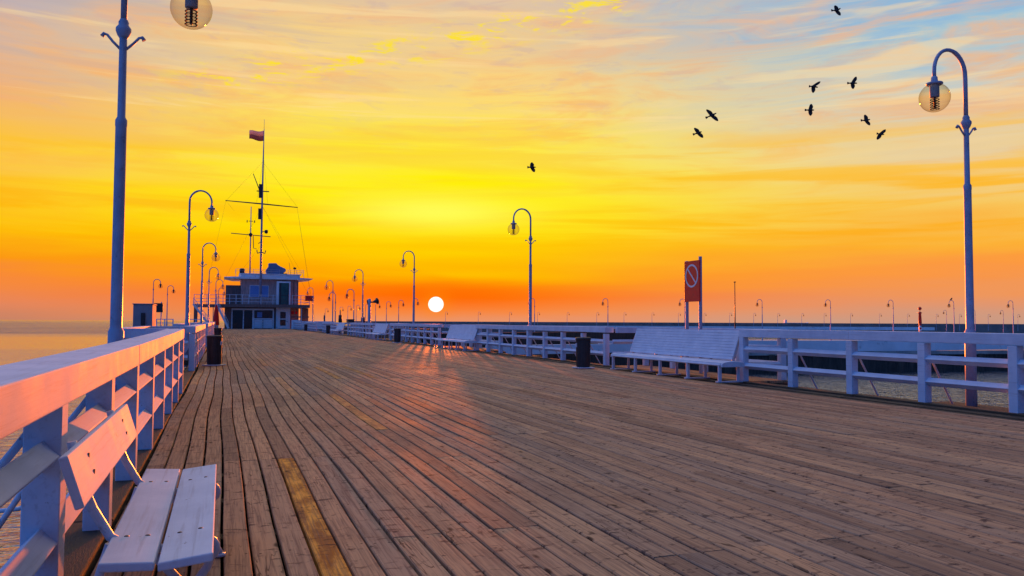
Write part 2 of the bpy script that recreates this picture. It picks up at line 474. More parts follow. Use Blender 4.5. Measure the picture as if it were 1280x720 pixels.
# ------------------------------------------------------------------ small bench in front
bench = thing('bench', 'small white bench with two seat boards and an orange-lit backrest board by the left railing', 'bench', (-.22, 4.33, 0))
def board(name, p, mat='paint'):
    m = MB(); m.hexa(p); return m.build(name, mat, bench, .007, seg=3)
L2 = 1.03
def seatboard(xa, xb, za, zb, ya, yb):
    p = [(xa, ya, za-.035), (xb, ya, zb-.035), (xb, yb, zb-.035), (xa, yb, za-.035), (xa, ya, za), (xb, ya, zb), (xb, yb, zb), (xa, yb, za)]
    o = board('seat_board', p)
    for fy in (-.60, .60):
        b = MB()
        for fx in (.3, .72):
            xx = xa+(xb-xa)*fx; zz = za+(zb-za)*fx
            b.lathe([(0, .0035), (.007, .003), (.011, .0005), (.011, -.002)], (xx, fy+.02*(fx-.5), zz), 8)
        b.build('bolt', 'dark', o)
seatboard(-.195, -.004, .452, .440, -1.0, 1.02)
seatboard(.010, .205, .440, .462, -1.02, 1.0)
# backrest board, leaning back
d = Vector((-.06, 0, .19)).normalized(); nrm = Vector((d.z, 0, -d.x))
p0 = Vector((-.245, 0, .655)); th = .034; hh = .205
q = [p0-nrm*th, p0, p0+d*hh, p0+d*hh-nrm*th]
m = MB(); m.prism([(v.x, v.z) for v in q], 'y', -.98, 1.0); bk = m.build('backrest', 'paint', bench, .007, seg=3)
b = MB()
for fy in (-.60, .60):
    for fz in (.35, .7):
        c = p0+d*hh*fz; b.tube([(c.x-.002, fy, c.z), (c.x+.004, fy, c.z)], .010, 8)
b.build('bolt', 'dark', bk)
for fy in (-.60, .60):
    m = MB(); r = .019
    def arc(cx, cz, rad, a0, a1, n=6):
        return [(cx+rad*math.cos(R(a0+(a1-a0)*i/n)), fy, cz+rad*math.sin(R(a0+(a1-a0)*i/n))) for i in range(n+1)]
    m.tube([(-.352, fy, .85), (-.330, fy, .74), (-.302, fy, .655), (-.268, fy, .57), (-.20, fy, .45), (-.12, fy, .398), (0, fy, .385), (.12, fy, .395), (.175, fy, .42)]+arc(.170, .368, .044, 95, -60)+[(.18, fy, .29), (.10, fy, .18), (.02, fy, .02)], r, 10)
    m.tube([(-.20, fy, .42), (-.25, fy, .25), (-.31, fy, .10), (-.34, fy, .02)], r, 10)
    m.tube([(-.05, fy, .385), (.02, fy, .30), (.12, fy, .18), (.20, fy, .08), (.235, fy, .02)], r, 10)
    m.build('leg_frame', 'tube', bench)
    m = MB()
    for x in (-.34, .02, .235): m.lathe([(0, .022), (.03, .02), (.032, .004), (0, .004)], (x, fy, 0), 10)
    m.build('foot', 'tube', bench)

# ------------------------------------------------------------------ long slatted benches on the right
def long_bench(label, y):
    t = thing('slatted_bench', label, 'bench', (10.46, y, 0), 0, 'long slatted benches in the right side bays')
    L = 5.3
    s = MB()
    prof = [(.0, .40), (.03, .452), (.10, .468), (.20, .462), (.30, .455), (.40, .452), (.50, .458), (.58, .475)]
    for i in range(len(prof)-1):
        (xa, za), (xb, zb) = prof[i], prof[i+1]
        s.bar((((xa+xb)/2), 0, (za+zb)/2-.012), (((xa+xb)/2), L, (za+zb)/2-.012), math.hypot(xb-xa, zb-za)-.008, .024, up=(-(zb-za), 0, xb-xa))
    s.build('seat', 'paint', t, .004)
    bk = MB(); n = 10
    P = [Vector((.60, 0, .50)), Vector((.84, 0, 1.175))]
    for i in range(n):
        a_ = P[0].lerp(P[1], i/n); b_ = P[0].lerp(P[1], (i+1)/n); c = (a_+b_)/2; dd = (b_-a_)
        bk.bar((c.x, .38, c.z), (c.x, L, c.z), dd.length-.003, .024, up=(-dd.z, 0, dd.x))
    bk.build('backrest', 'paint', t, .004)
    fr = MB()
    fr.box((.04, .03, .375), (.08, L-.03, .43)); fr.build('seat_rail', 'tube', t, .004)
    for i in range(5):
        yy = .06+(L-.12)*i/4
        m = MB()
        hump = [(.0, 0.04), (.0, .34), (.02, .395), (.06, .425), (.12, .432)] 
        m.bar((.035, yy, .02), (.035, yy, .42), .07, .06, up=(0, 1, 0))
        m.bar((.03, yy, .405), (.62, yy, .405), .055, .06)
        m.build('leg', 'tube', t, .006)
        m = MB(); m.box((-.05, yy-.045, .012), (.62, yy+.045, .045)); m.build('foot_bar', 'tube', t, .006)
        m = MB(); m.bar((.52, yy, .03), (.52, yy, .42), .06, .055, up=(0, 1, 0)); m.bar((.66, yy+(.4 if i == 0 else 0), .42), (.895, yy+(.4 if i == 0 else 0), 1.13), .05, .055)
        m.build('rear_leg', 'tube', t, .006)
    for yy in (-.04, L+.04):     # rounded cheek closing each end of the seat
        m = MB(); n = 10
        poly = [(.01, .36)]+[(.31-.30*math.cos(R(180*i/n)), .41+.075*math.sin(R(180*i/n))**.7) for i in range(n+1)]+[(.61, .36)]
        m.prism(poly, 'y', yy-.03, yy+.03); m.build('end_cheek', 'paint', t, .006)
    return t
long_bench('long white slatted bench in blue shade, in front of the red prohibition sign', 15.25)
long_bench('pale slatted bench right of the sun, second from the camera', 35.35)
long_bench('pale slatted bench left of the sun, third from the camera', 57.0)
long_bench('farthest small slatted bench by the right railing', 78.6)

# ------------------------------------------------------------------ litter bins
def make_bin():
    t = thing('litter_bin', 'dark litter bin standing beside the right railing left of the long slatted bench', 'litter bin', (9.93, 21.3, 0), 0, 'dark litter bins along the deck')
    m = MB(); n = 28
    prof = [(.185, .04), (.195, .06), (.20, .45), (.205, .83)]
    m.lathe(prof, n=n)
    for i in range(n):
        a_ = 2*math.pi*i/n; c, s_ = math.cos(a_), math.sin(a_)
        m.bar((c*.198, s_*.198, .06), (c*.208, s_*.208, .83), .026, .012, up=(c, s_, 0))
    m.build('body', 'bin', t)
    m = MB(); m.lathe([(.20, .83), (.226, .835), (.228, .885), (.205, .91), (.16, .90), (.15, .84), (0, .80)], n=n); m.build('rim', 'bin', t)
    m = MB(); m.box((-.25, -.25, .012), (.25, .25, .045)); m.build('base_plate', 'tube', t, .008)
    m = MB(); m.box((-.235, -.03, .62), (-.20, .03, .74)); m.build('latch', 'tube', t, .004)
    return t
bin0 = make_bin()
clone(bin0, 'dark litter bin between the second and third right benches, left of the sun', (10.36, 49.7, 0), .2)
clone(bin0, 'tiny dark litter bin far along the right railing, beside the farthest bench', (10.36, 84.5, 0), .1)
clone(bin0, 'tiny dark litter bin near the white door of the pier building', (10.4, 108.5, 0), .3)
clone(bin0, 'nearest dark litter bin on the left, by the orange-lit railing end', (-.20, 25.5, 0), 2.6)
clone(bin0, 'dark litter bin on the left below the red folded parasol', (-.22, 51.5, 0), 2.8)

# ------------------------------------------------------------------ street lamps
def make_lamp():
    t = thing('street_lamp', 'x', 'street lamp', (0, 0, 0), 0, 'globe lamps along the pier deck')
    m = MB()
    m.lathe([(0, -.3), (.088, -.3), (.086, 1.22), (.070, 1.25), (.066, 1.27), (.062, 3.62), (.066, 3.64), (.066, 3.70), (.045, 3.74), (.042, 4.90)], n=20)
    pole = m.build('pole', 'lamp', t)
    m = MB(); m.lathe([(.044, 4.68), (.064, 4.71), (.085, 4.765), (.085, 4.80), (.055, 4.84), (.058, 4.87), (.040, 4.91)], n=20); m.build('collar', 'lamp', t)
    m = MB(); pts = []; rad = .37
    pts = [(0, 0, 4.88), (0, 0, 5.55)]
    for i in range(1, 17):
        a_ = R(180-180*i/16); pts.append((rad+rad*math.cos(a_), 0, 5.58+rad*math.sin(a_)*1.12))
    pts.append((2*rad, 0, 5.48))
    m.tube(pts, [.036]*8+[.031]*(len(pts)-8), 12); m.build('arm', 'lamp', t)
    for sgn in (-1, 1):
        m = MB(); m.tube([(sgn*.03, 0, 4.55), (sgn*.11, 0, 4.63), (sgn*.17, 0, 4.705), (sgn*.205, 0, 4.715), (sgn*.225, 0, 4.68)], [.016, .016, .016, .022, .026], 8)
        m.build('hook', 'lamp', t)
    m = MB(); c = (2*rad, 0, 0)
    m.lathe([(.032, 5.50), (.050, 5.48), (.055, 5.42), (.060, 5.40)], c, 18)
    m.lathe([(.055, 5.405), (.13, 5.385), (.135, 5.365), (.11, 5.345), (.06, 5.345)], c, 22); m.build('globe_cap', 'lamp', t)
    m = MB(); m.lathe([(.075, 5.345), (.075, 5.15), (.068, 5.14), (0, 5.14)], c, 16); m.build('lamp_holder', 'lamp', t)
    m = MB(); m.lathe([(.018, 5.14), (.018, 4.945), (0, 4.945)], c, 8)
    for k in range(5): m.lathe([(.074, 5.105-k*.040), (.077, 5.102-k*.040), (.074, 5.098-k*.040), (.055, 5.098-k*.040), (.055, 5.102-k*.040), (.074, 5.105-k*.040)], c, 16); [m.bar((c[0]+dx_*.018, dy_*.018, 5.101-k*.040), (c[0]+dx_*.06, dy_*.06, 5.101-k*.040), .006, .004) for dx_, dy_ in ((1, 0), (-1, 0), (0, 1), (0, -1))]
    m.build('louvre', 'dark', t)
    m = MB(); rr = .242; cz = 5.135; pr = []
    for i in range(0, 21):
        a_ = R(-90+ (180-26)*i/20); pr.append((rr*math.cos(a_), cz+rr*math.sin(a_)))
    m.lathe(pr, c, 32); m.build('globe', 'globe', t)
    return t
lamp0 = make_lamp()
lamp0.location = (11.9, 10.1, 0); lamp0.rotation_euler = (0, 0, math.pi+.05)
lamp0['label'] = 'tall globe lamp at the right, nearest on that side, rising above the railing'
for i, (x, y, lb) in enumerate([(11.9, 30.65, 'globe lamp right of the low sun, between the long slatted bench and the second bench'),
        (11.9, 51.9, 'globe lamp just left of the low sun beside the right railing'),
        (11.9, 72.4, 'globe lamp beside the loudspeaker post on the right'),
        (11.9, 93.2, 'globe lamp behind the right railing, between the building and the loudspeaker post'),
        (11.9, 114.5, 'small globe lamp next to the right end of the pier building')]):
    clone(lamp0, lb, (x, y, 0), math.pi+rnd.uniform(-.04, .04))
for (x, y, lb, s) in [(-1.16, 10.35, 'nearest globe lamp at the left, its curved top cut off by the picture edge', 1),
        (-1.16, 30.6, 'second globe lamp on the left, with a yellow-tinted globe above the railing', 1),
        (-1.16, 51.2, 'third globe lamp on the left, shorter looking, in front of the outer stair', 1),
        (-1.12, 74.5, 'fourth globe lamp on the left, just right of the third', 1),
        (-.72, 96.5, 'fifth globe lamp on the left, close to the pier building', 1),
        (-.5, 113, 'farthest globe lamp on the left, half hidden before the stair', .95)]:
    clone(lamp0, lb, (x, y, 0), rnd.uniform(-.05, .05), scale=s)

# far lamps with fewer pieces
def make_far_lamp():
    t = thing('jetty_lamp', 'x', 'street lamp', (0, 0, 0), 0)
    m = MB(); m.lathe([(.10, 0), (.09, 1.2), (.07, 1.25), (.06, 3.7), (.045, 3.75), (.042, 4.9)], n=8)
    m.lathe([(.05, 4.68), (.09, 4.77), (.05, 4.86)], n=8)
    pts = [(0, 0, 4.88), (0, 0, 5.5)]
    for i in range(1, 11):
        a_ = R(180-180*i/10); pts.append((.37+.37*math.cos(a_), 0, 5.55+.40*math.sin(a_)))
    pts.append((.74, 0, 5.44)); m.tube(pts, .04, 6); m.build('pole', 'lamp', t)
    m = MB(); m.lathe([(.03, 5.46), (.10, 5.38), (.16, 5.34), (.10, 5.30), (.08, 5.10), (.06, 4.98), (0, 4.98)], (.74, 0, 0), 10); m.build('lamp_holder', 'dark', t)
    m = MB(); m.lathe([(.242*math.cos(R(-90+15*i)), 5.13+.242*math.sin(R(-90+15*i))) for i in range(11)], (.74, 0, 0), 12); m.build('globe', 'globe', t)
    return t
far0 = make_far_lamp()
used = [0]
def far(x, y, z, rz, label, group):
    if not used[0]:
        used[0] = 1; far0.location = (x, y, z); far0.rotation_euler = (0, 0, rz); far0['label'] = label; far0['group'] = group; return far0
    return clone(far0, label, (x, y, z), rz, group)
G = 'small lamps on the jetty left of the sun'
ords = ['first', 'second', 'third', 'fourth', 'fifth', 'sixth', 'seventh', 'eighth', 'ninth', 'tenth', 'eleventh', 'twelfth', 'thirteenth', 'fourteenth', 'fifteenth', 'sixteenth', 'seventeenth', 'eighteenth', 'nineteenth', 'twentieth', 'twenty-first', 'twenty-second', 'twenty-third', 'twenty-fourth', 'twenty-fifth']
jy = [116.6, 126.8, 137, 147.3, 158.5, 170, 182, 195, 209, 224]
for i, y in enumerate(jy):
    far(26.6-.0*i, y, -1.2, 0, 'small jetty lamp with its arm to the right, %s leftward from the sun' % ords[i], G)
far(13.2, 86, -1.2, math.pi, 'small jetty lamp with left-pointing arm, between two tall lamps left of the sun', 'lamps on the lower landing')
far(12.7, 97, -1.2, math.pi, 'small jetty lamp peeking out behind the fifth tall lamp on the right', 'lamps on the lower landing')
G = 'lamps along the marina quay'
ql = [(42.2, 107, 'mid-distance quay lamp half hidden behind the tall lamp right of the sun'), (52, 103.2, 'quay lamp standing alone between the bin and the red sign'), (62.6, 99.8, 'quay lamp behind the legs of the red sign'),
      (73.2, 96.2, 'quay lamp just right of the bare pole'), (82.6, 93, 'quay lamp second right of the bare pole'), (91.2, 90, 'quay lamp left of the red channel marker'),
      (100, 87.5, 'quay lamp carrying a perched bird'), (108, 84.5, 'rightmost of the larger quay lamps at the picture edge')]
for (x, y, lb) in ql: far(x, y, -1.2, math.pi-.25, lb, G)
G = 'faint lamps along the far breakwater'
fx = [557, 598, 637, 672, 709, 746, 780, 815, 848, 880, 912, 942, 972, 1002, 1030, 1063, 1099, 1134, 1170, 1199, 1235, 1272]
YAW = math.atan(.362)
for i, px in enumerate(fx):       # bearings of the breakwater lamps, spaced about ten metres apart
    a_ = YAW+math.atan((px-640)/1000.); D = 288/math.cos(a_-YAW)
    far(D*math.sin(a_), D*math.cos(a_), -1.1, -.3, 'faint lamp on the far breakwater, %s from the left' % ords[i], G)
G = 'middle lamps at the right edge'
for (px, lb) in [(1183, 'slim lamp close left of the lamp with the bird'), (1219, 'slim lamp just right of the tall near lamp post'), (1254, 'slim lamp left of the rightmost quay lamp')]:
    a_ = YAW+math.atan((px-640)/1000.); D = 205/math.cos(a_-YAW)
    far(D*math.sin(a_), D*math.cos(a_), -1.1, math.pi-.3, lb, G)
far(-7.45, 100, .1, 0, 'left landing lamp rising behind the grey cabinet', 'lamps on the left landing')
far(-6.85, 115, .0, 0, 'left landing lamp between the cabinet and the second tall lamp', 'lamps on the left landing')

# ------------------------------------------------------------------ quays and jetties
def quay(name, label, poly, ztop, cat='quay'):
    t = thing(name, label, cat, (poly[0][0], poly[0][1], WATER)); ox, oy = poly[0]
    P = [(x-ox, y-oy) for x, y in poly]
    m = MB(); m.prism(P, 'z', ztop-.35-WATER, ztop-WATER); m.build('slab', 'concrete', t, .03)
    m = MB(); cx = sum(p[0] for p in P)/len(P); cy = sum(p[1] for p in P)/len(P)
    def inset(p, d=.3):
        v = Vector((cx-p[0], cy-p[1])); v.normalize(); return (p[0]+v.x*d, p[1]+v.y*d)
    m.prism([inset(p) for p in P], 'z', -1.5, ztop-.352-WATER); m.build('sheet_piling', 'pile', t)
    return t
q1 = quay('quay', 'wide marina quay with a blue-white parapet seen through the right railing', [(21, 62), (63.5, 57.6), (132, 50), (142, 78), (103, 98), (34, 119)], -1.2)
m = MB()   # parapet along its front, taller towards the left
m.hexa([(9.0, -.95, 2.0), (42.5, -4.41, 2.0), (42.5, -4.06, 2.0), (9.0, -.6, 2.0), (9.0, -.95, 2.98), (42.5, -4.41, 2.98), (42.5, -4.06, 2.98), (9.0, -.6, 2.98)])
m.hexa([(42.52, -4.42, 2.02), (78, -8.2, 2.43), (78, -7.9, 2.43), (42.52, -4.07, 2.02), (42.52, -4.42, 2.975), (78, -8.2, 2.72), (78, -7.9, 2.72), (42.52, -4.07, 2.975)])
m.build('parapet', 'quaypaint', q1, .02)
for k in range(16):
    x = 11+4.4*k; m = MB(); m.box((x, -1.35-x*.104, -.5), (x+.35, -.97-x*.104, 1.75)); m.build('fender', 'pile', q1)
w = thing('breakwater_wall', 'dark timber wall with a pale band seen through the second right railing section', 'wall', (17, 58, WATER))
m = MB(); m.hexa([(.5, 14, -1), (58, 44, -1), (58, 45, -1), (.5, 15, -1), (.5, 14, 3.45), (58, 44, 3.45), (58, 45, 3.45), (.5, 15, 3.45)]); m.build('timber_face', 'pile', w)
m = MB(); m.box((.5, 14.02, -1), (1.4, 66, 3.85)); m.build('glitter_screen', 'pile', w)  # added wall segment, hides the sun's glitter on the sea behind
m = MB(); m.hexa([(0, -6, 2.25), (16, -2.2, 2.25), (16, -1.9, 2.25), (0, -5.7, 2.25), (0, -6, 2.93), (16, -2.2, 2.93), (16, -1.9, 2.93), (0, -5.7, 2.93)]); m.build('pale_band', 'quaypaint', w, .02)
m = MB(); m.hexa([(0, -5.6, -1), (16, -1.8, -1), (16, 3, -1), (0, 3, -1), (0, -5.6, 2.24), (16, -1.8, 2.24), (16, 3, 2.24), (0, 3, 2.24)]); m.build('footing', 'pile', w)
quay('jetty', 'long narrow jetty carrying the row of small lamps left of the sun', [(24.8, 74), (28.8, 74), (28.8, 262), (24.8, 262)], -1.2, 'jetty')
quay('landing_stage', 'low landing stage against the right side of the pier before the building', [(12.6, 74), (16.4, 74), (16.4, 128), (12.6, 128)], -1.2, 'landing stage')
q2 = quay('landing_stage', 'raised landing stage left of the pier behind the grey cabinet', [(-9.2, 96), (-1.6, 96), (-1.6, 132), (-9.2, 132)], .05, 'landing stage')
def xy(px, D):
    a_ = YAW+math.atan((px-640)/1000.); d_ = D/math.cos(a_-YAW); return (d_*math.sin(a_), d_*math.cos(a_))
bw = thing('breakwater', 'far breakwater with a pale blue parapet beneath the horizon', 'breakwater', (0, 0, WATER))
A, B, Cc, D_ = xy(440, 291), xy(1500, 291), xy(1500, 299), xy(440, 299)
m = MB(); m.prism([A, B, Cc, D_], 'z', -1, 4.57); m.build('stone_wall', surf('far_stone', (.20, .18, .17), .9, 0, .2, .3, None, 0), bw)
A, B, Cc, D_ = xy(560, 285.5), xy(1168, 285.5), xy(1168, 286.5), xy(560, 286.5)
m = MB(); m.prism([A, B, Cc, D_], 'z', 2.2, 3.3); m.build('parapet', 'quaypaint', bw)
A, B, Cc, D_ = xy(1168, 204), xy(1500, 204), xy(1500, 208), xy(1168, 208)
b2 = thing('breakwater', 'low dark inner breakwater at the right edge beneath three slim lamps', 'breakwater', (0, 0, WATER))
m = MB(); m.prism([A, B, Cc, D_], 'z', -1, 2.1); m.build('stone_wall', 'pile', b2)
# railing round the left landing
lr = thing('landing_railing', 'small blue railing on the raised left landing stage', 'railing', (-6.9, 98, .05))
m = MB()
for z in (.55, 1.0, 1.42): m.box((0, 0, z-.04), (1.7, .08, z+.04)); m.box((3.0, 0, z-.04), (5.2, .08, z+.04))
m.build('rail', 'paint', lr)
for k in range(6):
    x = (0, .85, 1.7, 3.0, 4.1, 5.2)[k]; m = MB(); m.box((x-.06, -.02, 0), (x+.06, .1, 1.45)); m.build('post', 'paint', lr)

# bare flag pole and marker on the quay
m = MB(); m.tube([(0, 0, 0), (0, 0, 8.9)], [.11, .06], 8); m.box((-.02, -.4, 2.5), (.5, .4, 2.56)); m.box((-.12, -.12, 8.9), (.12, .12, 9.05))
pole = m.build('bare_pole', 'dark', None, 0, (75.9, 106.5, -1.2)); tag(pole, 'bare dark pole standing right of the red sign, taller than the quay lamps', 'pole')
mk = thing('channel_marker', 'thin red channel marker with a striped white base beyond the right railing', 'marker', (94.3, 88.2, -1.2))
m = MB(); m.lathe([(.22, 2.55), (.24, 2.7), (.17, 4.0), (.26, 4.05), (.26, 4.15), (.10, 4.25)], n=10); m.tube([(0, 0, 4.2), (0, 0, 4.5)], .05, 6)
m.lathe([(.02, 4.45), (.24, 4.62), (.24, 4.82), (.02, 5.0)], n=10); m.build('red_mark', 'red', mk)
m = MB()
for k in range(5): m.lathe([(.16, k*.5), (.16, k*.5+.26)], n=10, mi=0); m.lathe([(.165, k*.5+.262), (.165, k*.5+.498)], n=10, mi=1)
m.build('striped_base', ['white', 'red'], mk)

# ------------------------------------------------------------------ red prohibition sign
sg = thing('prohibition_sign', 'tall red board with a white barred circle on two posts behind the long bench', 'sign', (12.0, 18.75, 0))
for yy in (-.30, .36):
    m = MB(); m.box((.02, yy-.036, 0), (.09, yy+.036, 3.13 if yy < 0 else 3.05)); m.build('post', 'lamp', sg, .006)
m = MB(); m.box((-.02, -.37, 1.92), (.018, .37, 3.03)); m.build('board', 'red', sg, .004)
m = MB(); n = 40; c = (0, 2.62); ro, ri = .315, .268
V = []
for x in (-.026, -.0225):
    for rr in (ro, ri):
        for i in range(n):
            a_ = 2*math.pi*i/n; V.append((x, c[0]+rr*math.cos(a_), c[1]+rr*math.sin(a_)))
F = []
for i in range(n):
    k = (i+1) % n
    F += [(i, k, n+k, n+i), (2*n+i, 3*n+i, 3*n+k, 2*n+k), (i, 2*n+i, 2*n+k, k), (n+i, n+k, 3*n+k, 3*n+i)]
m.add(V, F); 
ca = R(45); m.bar((-.0245, c[0]+.275*math.cos(ca), c[1]+.275*math.sin(ca)), (-.0245, c[0]-.275*math.cos(ca), c[1]-.275*math.sin(ca)), .042, .0032, up=(1, 0, 0))
m.build('barred_circle', 'white', sg)

# grey cabinet and the little sign on the left
cb = thing('cabinet', 'tall grey utility cabinet with an orange-lit side beside the left bay', 'cabinet', (-2.02, 24.2, 0))
m = MB(); m.box((-.28, 0, .03), (.21, 1.3, 1.78)); m.build('body', 'cabinet', cb, .01)
m = MB(); m.box((-.30, -.02, 1.782), (.23, 1.32, 1.81)); m.build('lid', 'cabinet', cb, .006)
m = MB(); m.box((-.08, -.035, .95), (.03, -.003, 1.55)); m.box((-.05, -.05, 1.38), (0, -.036, 1.48)); m.build('meter_panel', 'dark', cb, .005)
m = MB(); m.box((-.4, -.1, -.25), (.4, 1.4, .028)); m.build('plinth', 'kerb', cb)
sb = thing('notice_board', 'small dark notice board on a thin pole just right of the grey cabinet', 'sign', (-3.3, 47.5, 0))
m = MB(); m.tube([(.18, 0, -.3), (.18, 0, 2.35)], .03, 8); m.build('pole', 'lamp', sb)
m = MB(); m.box((-.20, -.03, 1.78), (.26, -.0, 2.28)); m.build('panel', 'dark', sb, .006)
m = MB(); m.box((-.6, -.5, -.4), (.9, .5, -.3)); m.build('bracket_floor', 'kerb', sb)
# bracket shelf by the first left lamp
m = MB(); m.prism([(0, 0), (.0, .22), (-.30, .06), (-.30, 0)], 'y', -.05, .05)
# loudspeakers
sp = thing('loudspeaker_post', 'stout post with two horn loudspeakers beside the fourth right lamp', 'loudspeaker', (12.3, 71.2, 0))
m = MB(); m.lathe([(.14, -.3), (.14, 3.3), (.05, 3.35), (0, 3.35)], n=12); m.build('post', 'lamp', sp)
for sgn in (-1, 1):
    m = MB(); m.tube([(.12 if sgn > 0 else .1, 0, 3.05), (.25+.05*sgn, .1, 3.05), (.30+.30*sgn, .15, 3.08+.05*sgn), (.30+.42*sgn, .2, 3.08+.08*sgn)], [.05, .06, .17, .30], 12); m.build('horn', 'dark', sp)
# dark box on the rail and small mooring posts
bx = thing('lifebuoy_box', 'small dark box resting on the white rail near the farthest bench', 'box', (11.35, 76.0, 1.212))
m = MB(); m.box((-.28, -.6, 0), (.28, .6, .26)); m.build('case', 'dark', bx, .02)
m = MB(); m.box((-.31, -.63, .262), (.31, .63, .32)); m.build('lid', 'dark', bx, .01)
for (x, y, h, lb) in [(15.9, 116, 3.4, 'dark mooring post on the landing stage between two tall lamps'), (16.0, 97, 3.0, 'mooring post on the low landing stage nearer the loudspeaker post'), (28.3, 240, 4.2, 'thin post on the far end of the jetty')]:
    m = MB(); m.lathe([(.2, 0), (.2, h*.7), (.28, h*.72), (.24, h), (0, h+.05)], n=10); m.tube([(0, 0, h), (0, 0, h+.7)], .05, 6)
    tag(m.build('mooring_post', 'dark', None, 0, (x, y, -1.2)), lb, 'post', 'mooring posts')

# ------------------------------------------------------------------ pier head building
hd = MB(); hd.box((-6.5, 138.02, -.5), (19, 165, -.004)); tag(hd.build('pier_head', 'concrete'), kind='structure')
by = 140.0
B = thing('pier_building', 'two-storey building at the pier end with flat overhanging roof and balcony', 'building', (0, by, 0))
# x metres from pixels: about 7.0 px per metre; z: 1 px = 0.141 m
def part(name, mat, boxes, bevel=0, parent=None):
    m = MB()
    for a_, b_ in boxes: m.box(a_, b_)
    return m.build(name, mat, parent or B, bevel)
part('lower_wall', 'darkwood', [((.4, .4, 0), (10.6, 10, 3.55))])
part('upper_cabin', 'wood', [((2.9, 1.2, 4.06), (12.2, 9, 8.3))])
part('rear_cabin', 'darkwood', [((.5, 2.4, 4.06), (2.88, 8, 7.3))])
part('annex_wall', 'wood', [((10.9, 2.2, 0), (12.4, 5.0, 3.5))])
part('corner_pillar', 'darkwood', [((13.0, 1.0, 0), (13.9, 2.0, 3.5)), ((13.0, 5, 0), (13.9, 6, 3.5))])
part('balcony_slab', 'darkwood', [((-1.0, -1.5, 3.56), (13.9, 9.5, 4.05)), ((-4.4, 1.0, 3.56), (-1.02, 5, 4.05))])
# roof: thin wide eave with a thicker trim above
m = MB()
m.add([(1.6, .2, 8.32), (12.6, .2, 8.32), (14.6, 1.0, 8.55), (14.6, 9, 8.55), (12.6, 10, 8.32), (1.6, 10, 8.32), (.2, 9, 8.55), (.2, 1.0, 8.55),
       (1.6, .2, 8.66), (12.6, .2, 8.66), (14.6, 1.0, 8.62), (14.6, 9, 8.62), (12.6, 10, 8.66), (1.6, 10, 8.66), (.2, 9, 8.62), (.2, 1.0, 8.62)],
      [tuple(range(7, -1, -1)), tuple(range(8, 16))]+[(i, (i+1) % 8, 8+(i+1) % 8, 8+i) for i in range(8)])
roof = m.build('roof', 'roof', B)
part('roof_trim', 'roof', [((2.8, .6, 8.662), (12.4, 9.4, 9.15))], .03, roof)
part('roof_lip', 'roof', [((2.6, .4, 9.152), (12.6, 9.6, 9.27))], .02, roof)
m = MB()
for z in (9.62, 9.95): m.box((2.0, .55, z), (13.0, .59, z+.04)); m.box((2.8, 9.3, z), (12.9, 9.34, z+.04)); m.box((12.96, .6, z), (13.0, 9.3, z+.04)); m.box((2.0, .6, z), (2.04, 9.3, z+.04))
for x in (2.0, 3.4, 4.8, 6.2, 7.6, 9.0, 10.4, 11.8, 12.96): m.box((x, .54, 9.2 if x > 2.1 and x < 12.9 else 8.6), (x+.05, .60, 9.98))
m.build('roof_railing', 'tube', B)
# blue window blind + frame
f = part('window', 'roof', [((4.25, 1.14, 5.28), (7.35, 1.19, 7.30))]); part('pane', 'blueblind', [((4.35, 1.10, 5.38), (7.25, 1.137, 7.2))], 0, f)
part('glazing_bar', 'roof', [((5.75, 1.07, 5.38), (5.83, 1.098, 7.2))], 0, f)
for (x0, x1) in ((9.55, 9.9), (11.4, 12.0)):
    part('batten', 'darkwood', [((x0, 1.12, 4.1), (x0+.12, 1.19, 8.3)), ((x1, 1.12, 4.1), (x1+.12, 1.19, 8.3))])
# glazed stair tower and white door
tw = part('stair_tower', 'roof', [((8.55, .15, 0), (10.85, 1.15, 8.0))], .03)
part('tower_glass', 'greenglass', [((8.95, .10, 3.6), (10.55, .145, 7.75))], 0, tw)
part('glass_mullion', 'dark', [((9.0, .06, 3.65), (9.28, .098, 7.7)), ((9.3, .07, 5.6), (10.5, .098, 5.68)), ((10.42, .06, 3.65), (10.54, .098, 7.7))], 0, tw)
dr = part('door', 'white', [((8.75, .06, .05), (10.55, .147, 3.35))], .02)
part('door_pane', 'glass', [((9.2, .03, .55), (10.1, .058, 1.55)), ((9.2, .03, 1.75), (10.1, .058, 2.85))], 0, dr)
part('door_handle', 'dark', [((10.28, 0, 1.1), (10.38, .058, 1.3))], 0, dr)
# shopfront
sf = part('shopfront_frame', 'roof', [((1.45, .25, 3.1), (8.2, .395, 3.38)), ((1.45, .25, 0), (1.62, .395, 3.1)), ((3.25, .25, 0), (3.42, .395, 3.1)), ((4.75, .25, 0), (5.05, .395, 3.1)), ((8.0, .25, 0), (8.2, .395, 3.1)), ((5.05, .25, 1.55), (8.0, .395, 1.75))], .01)
part('glass_door', 'glass', [((1.65, .30, .05), (3.22, .38, 3.08))], 0); part('glass_door', 'glass', [((3.45, .30, .05), (4.72, .38, 3.08))], 0)
part('shop_window', 'glass', [((5.08, .32, 1.78), (7.97, .38, 3.08))], 0)
part('window_poster', 'blueblind', [((5.5, .29, 1.9), (6.3, .318, 2.8))], 0)
part('counter_panel', 'roof', [((5.08, .30, .1), (6.4, .38, 1.5)), ((6.5, .30, .1), (7.95, .38, 1.5))], .01)
m = MB()
for k in range(3): m.box((5.1, .22, .3+.42*k), (8.0, .248, .38+.42*k))
m.build('counter_slats', 'white', B)
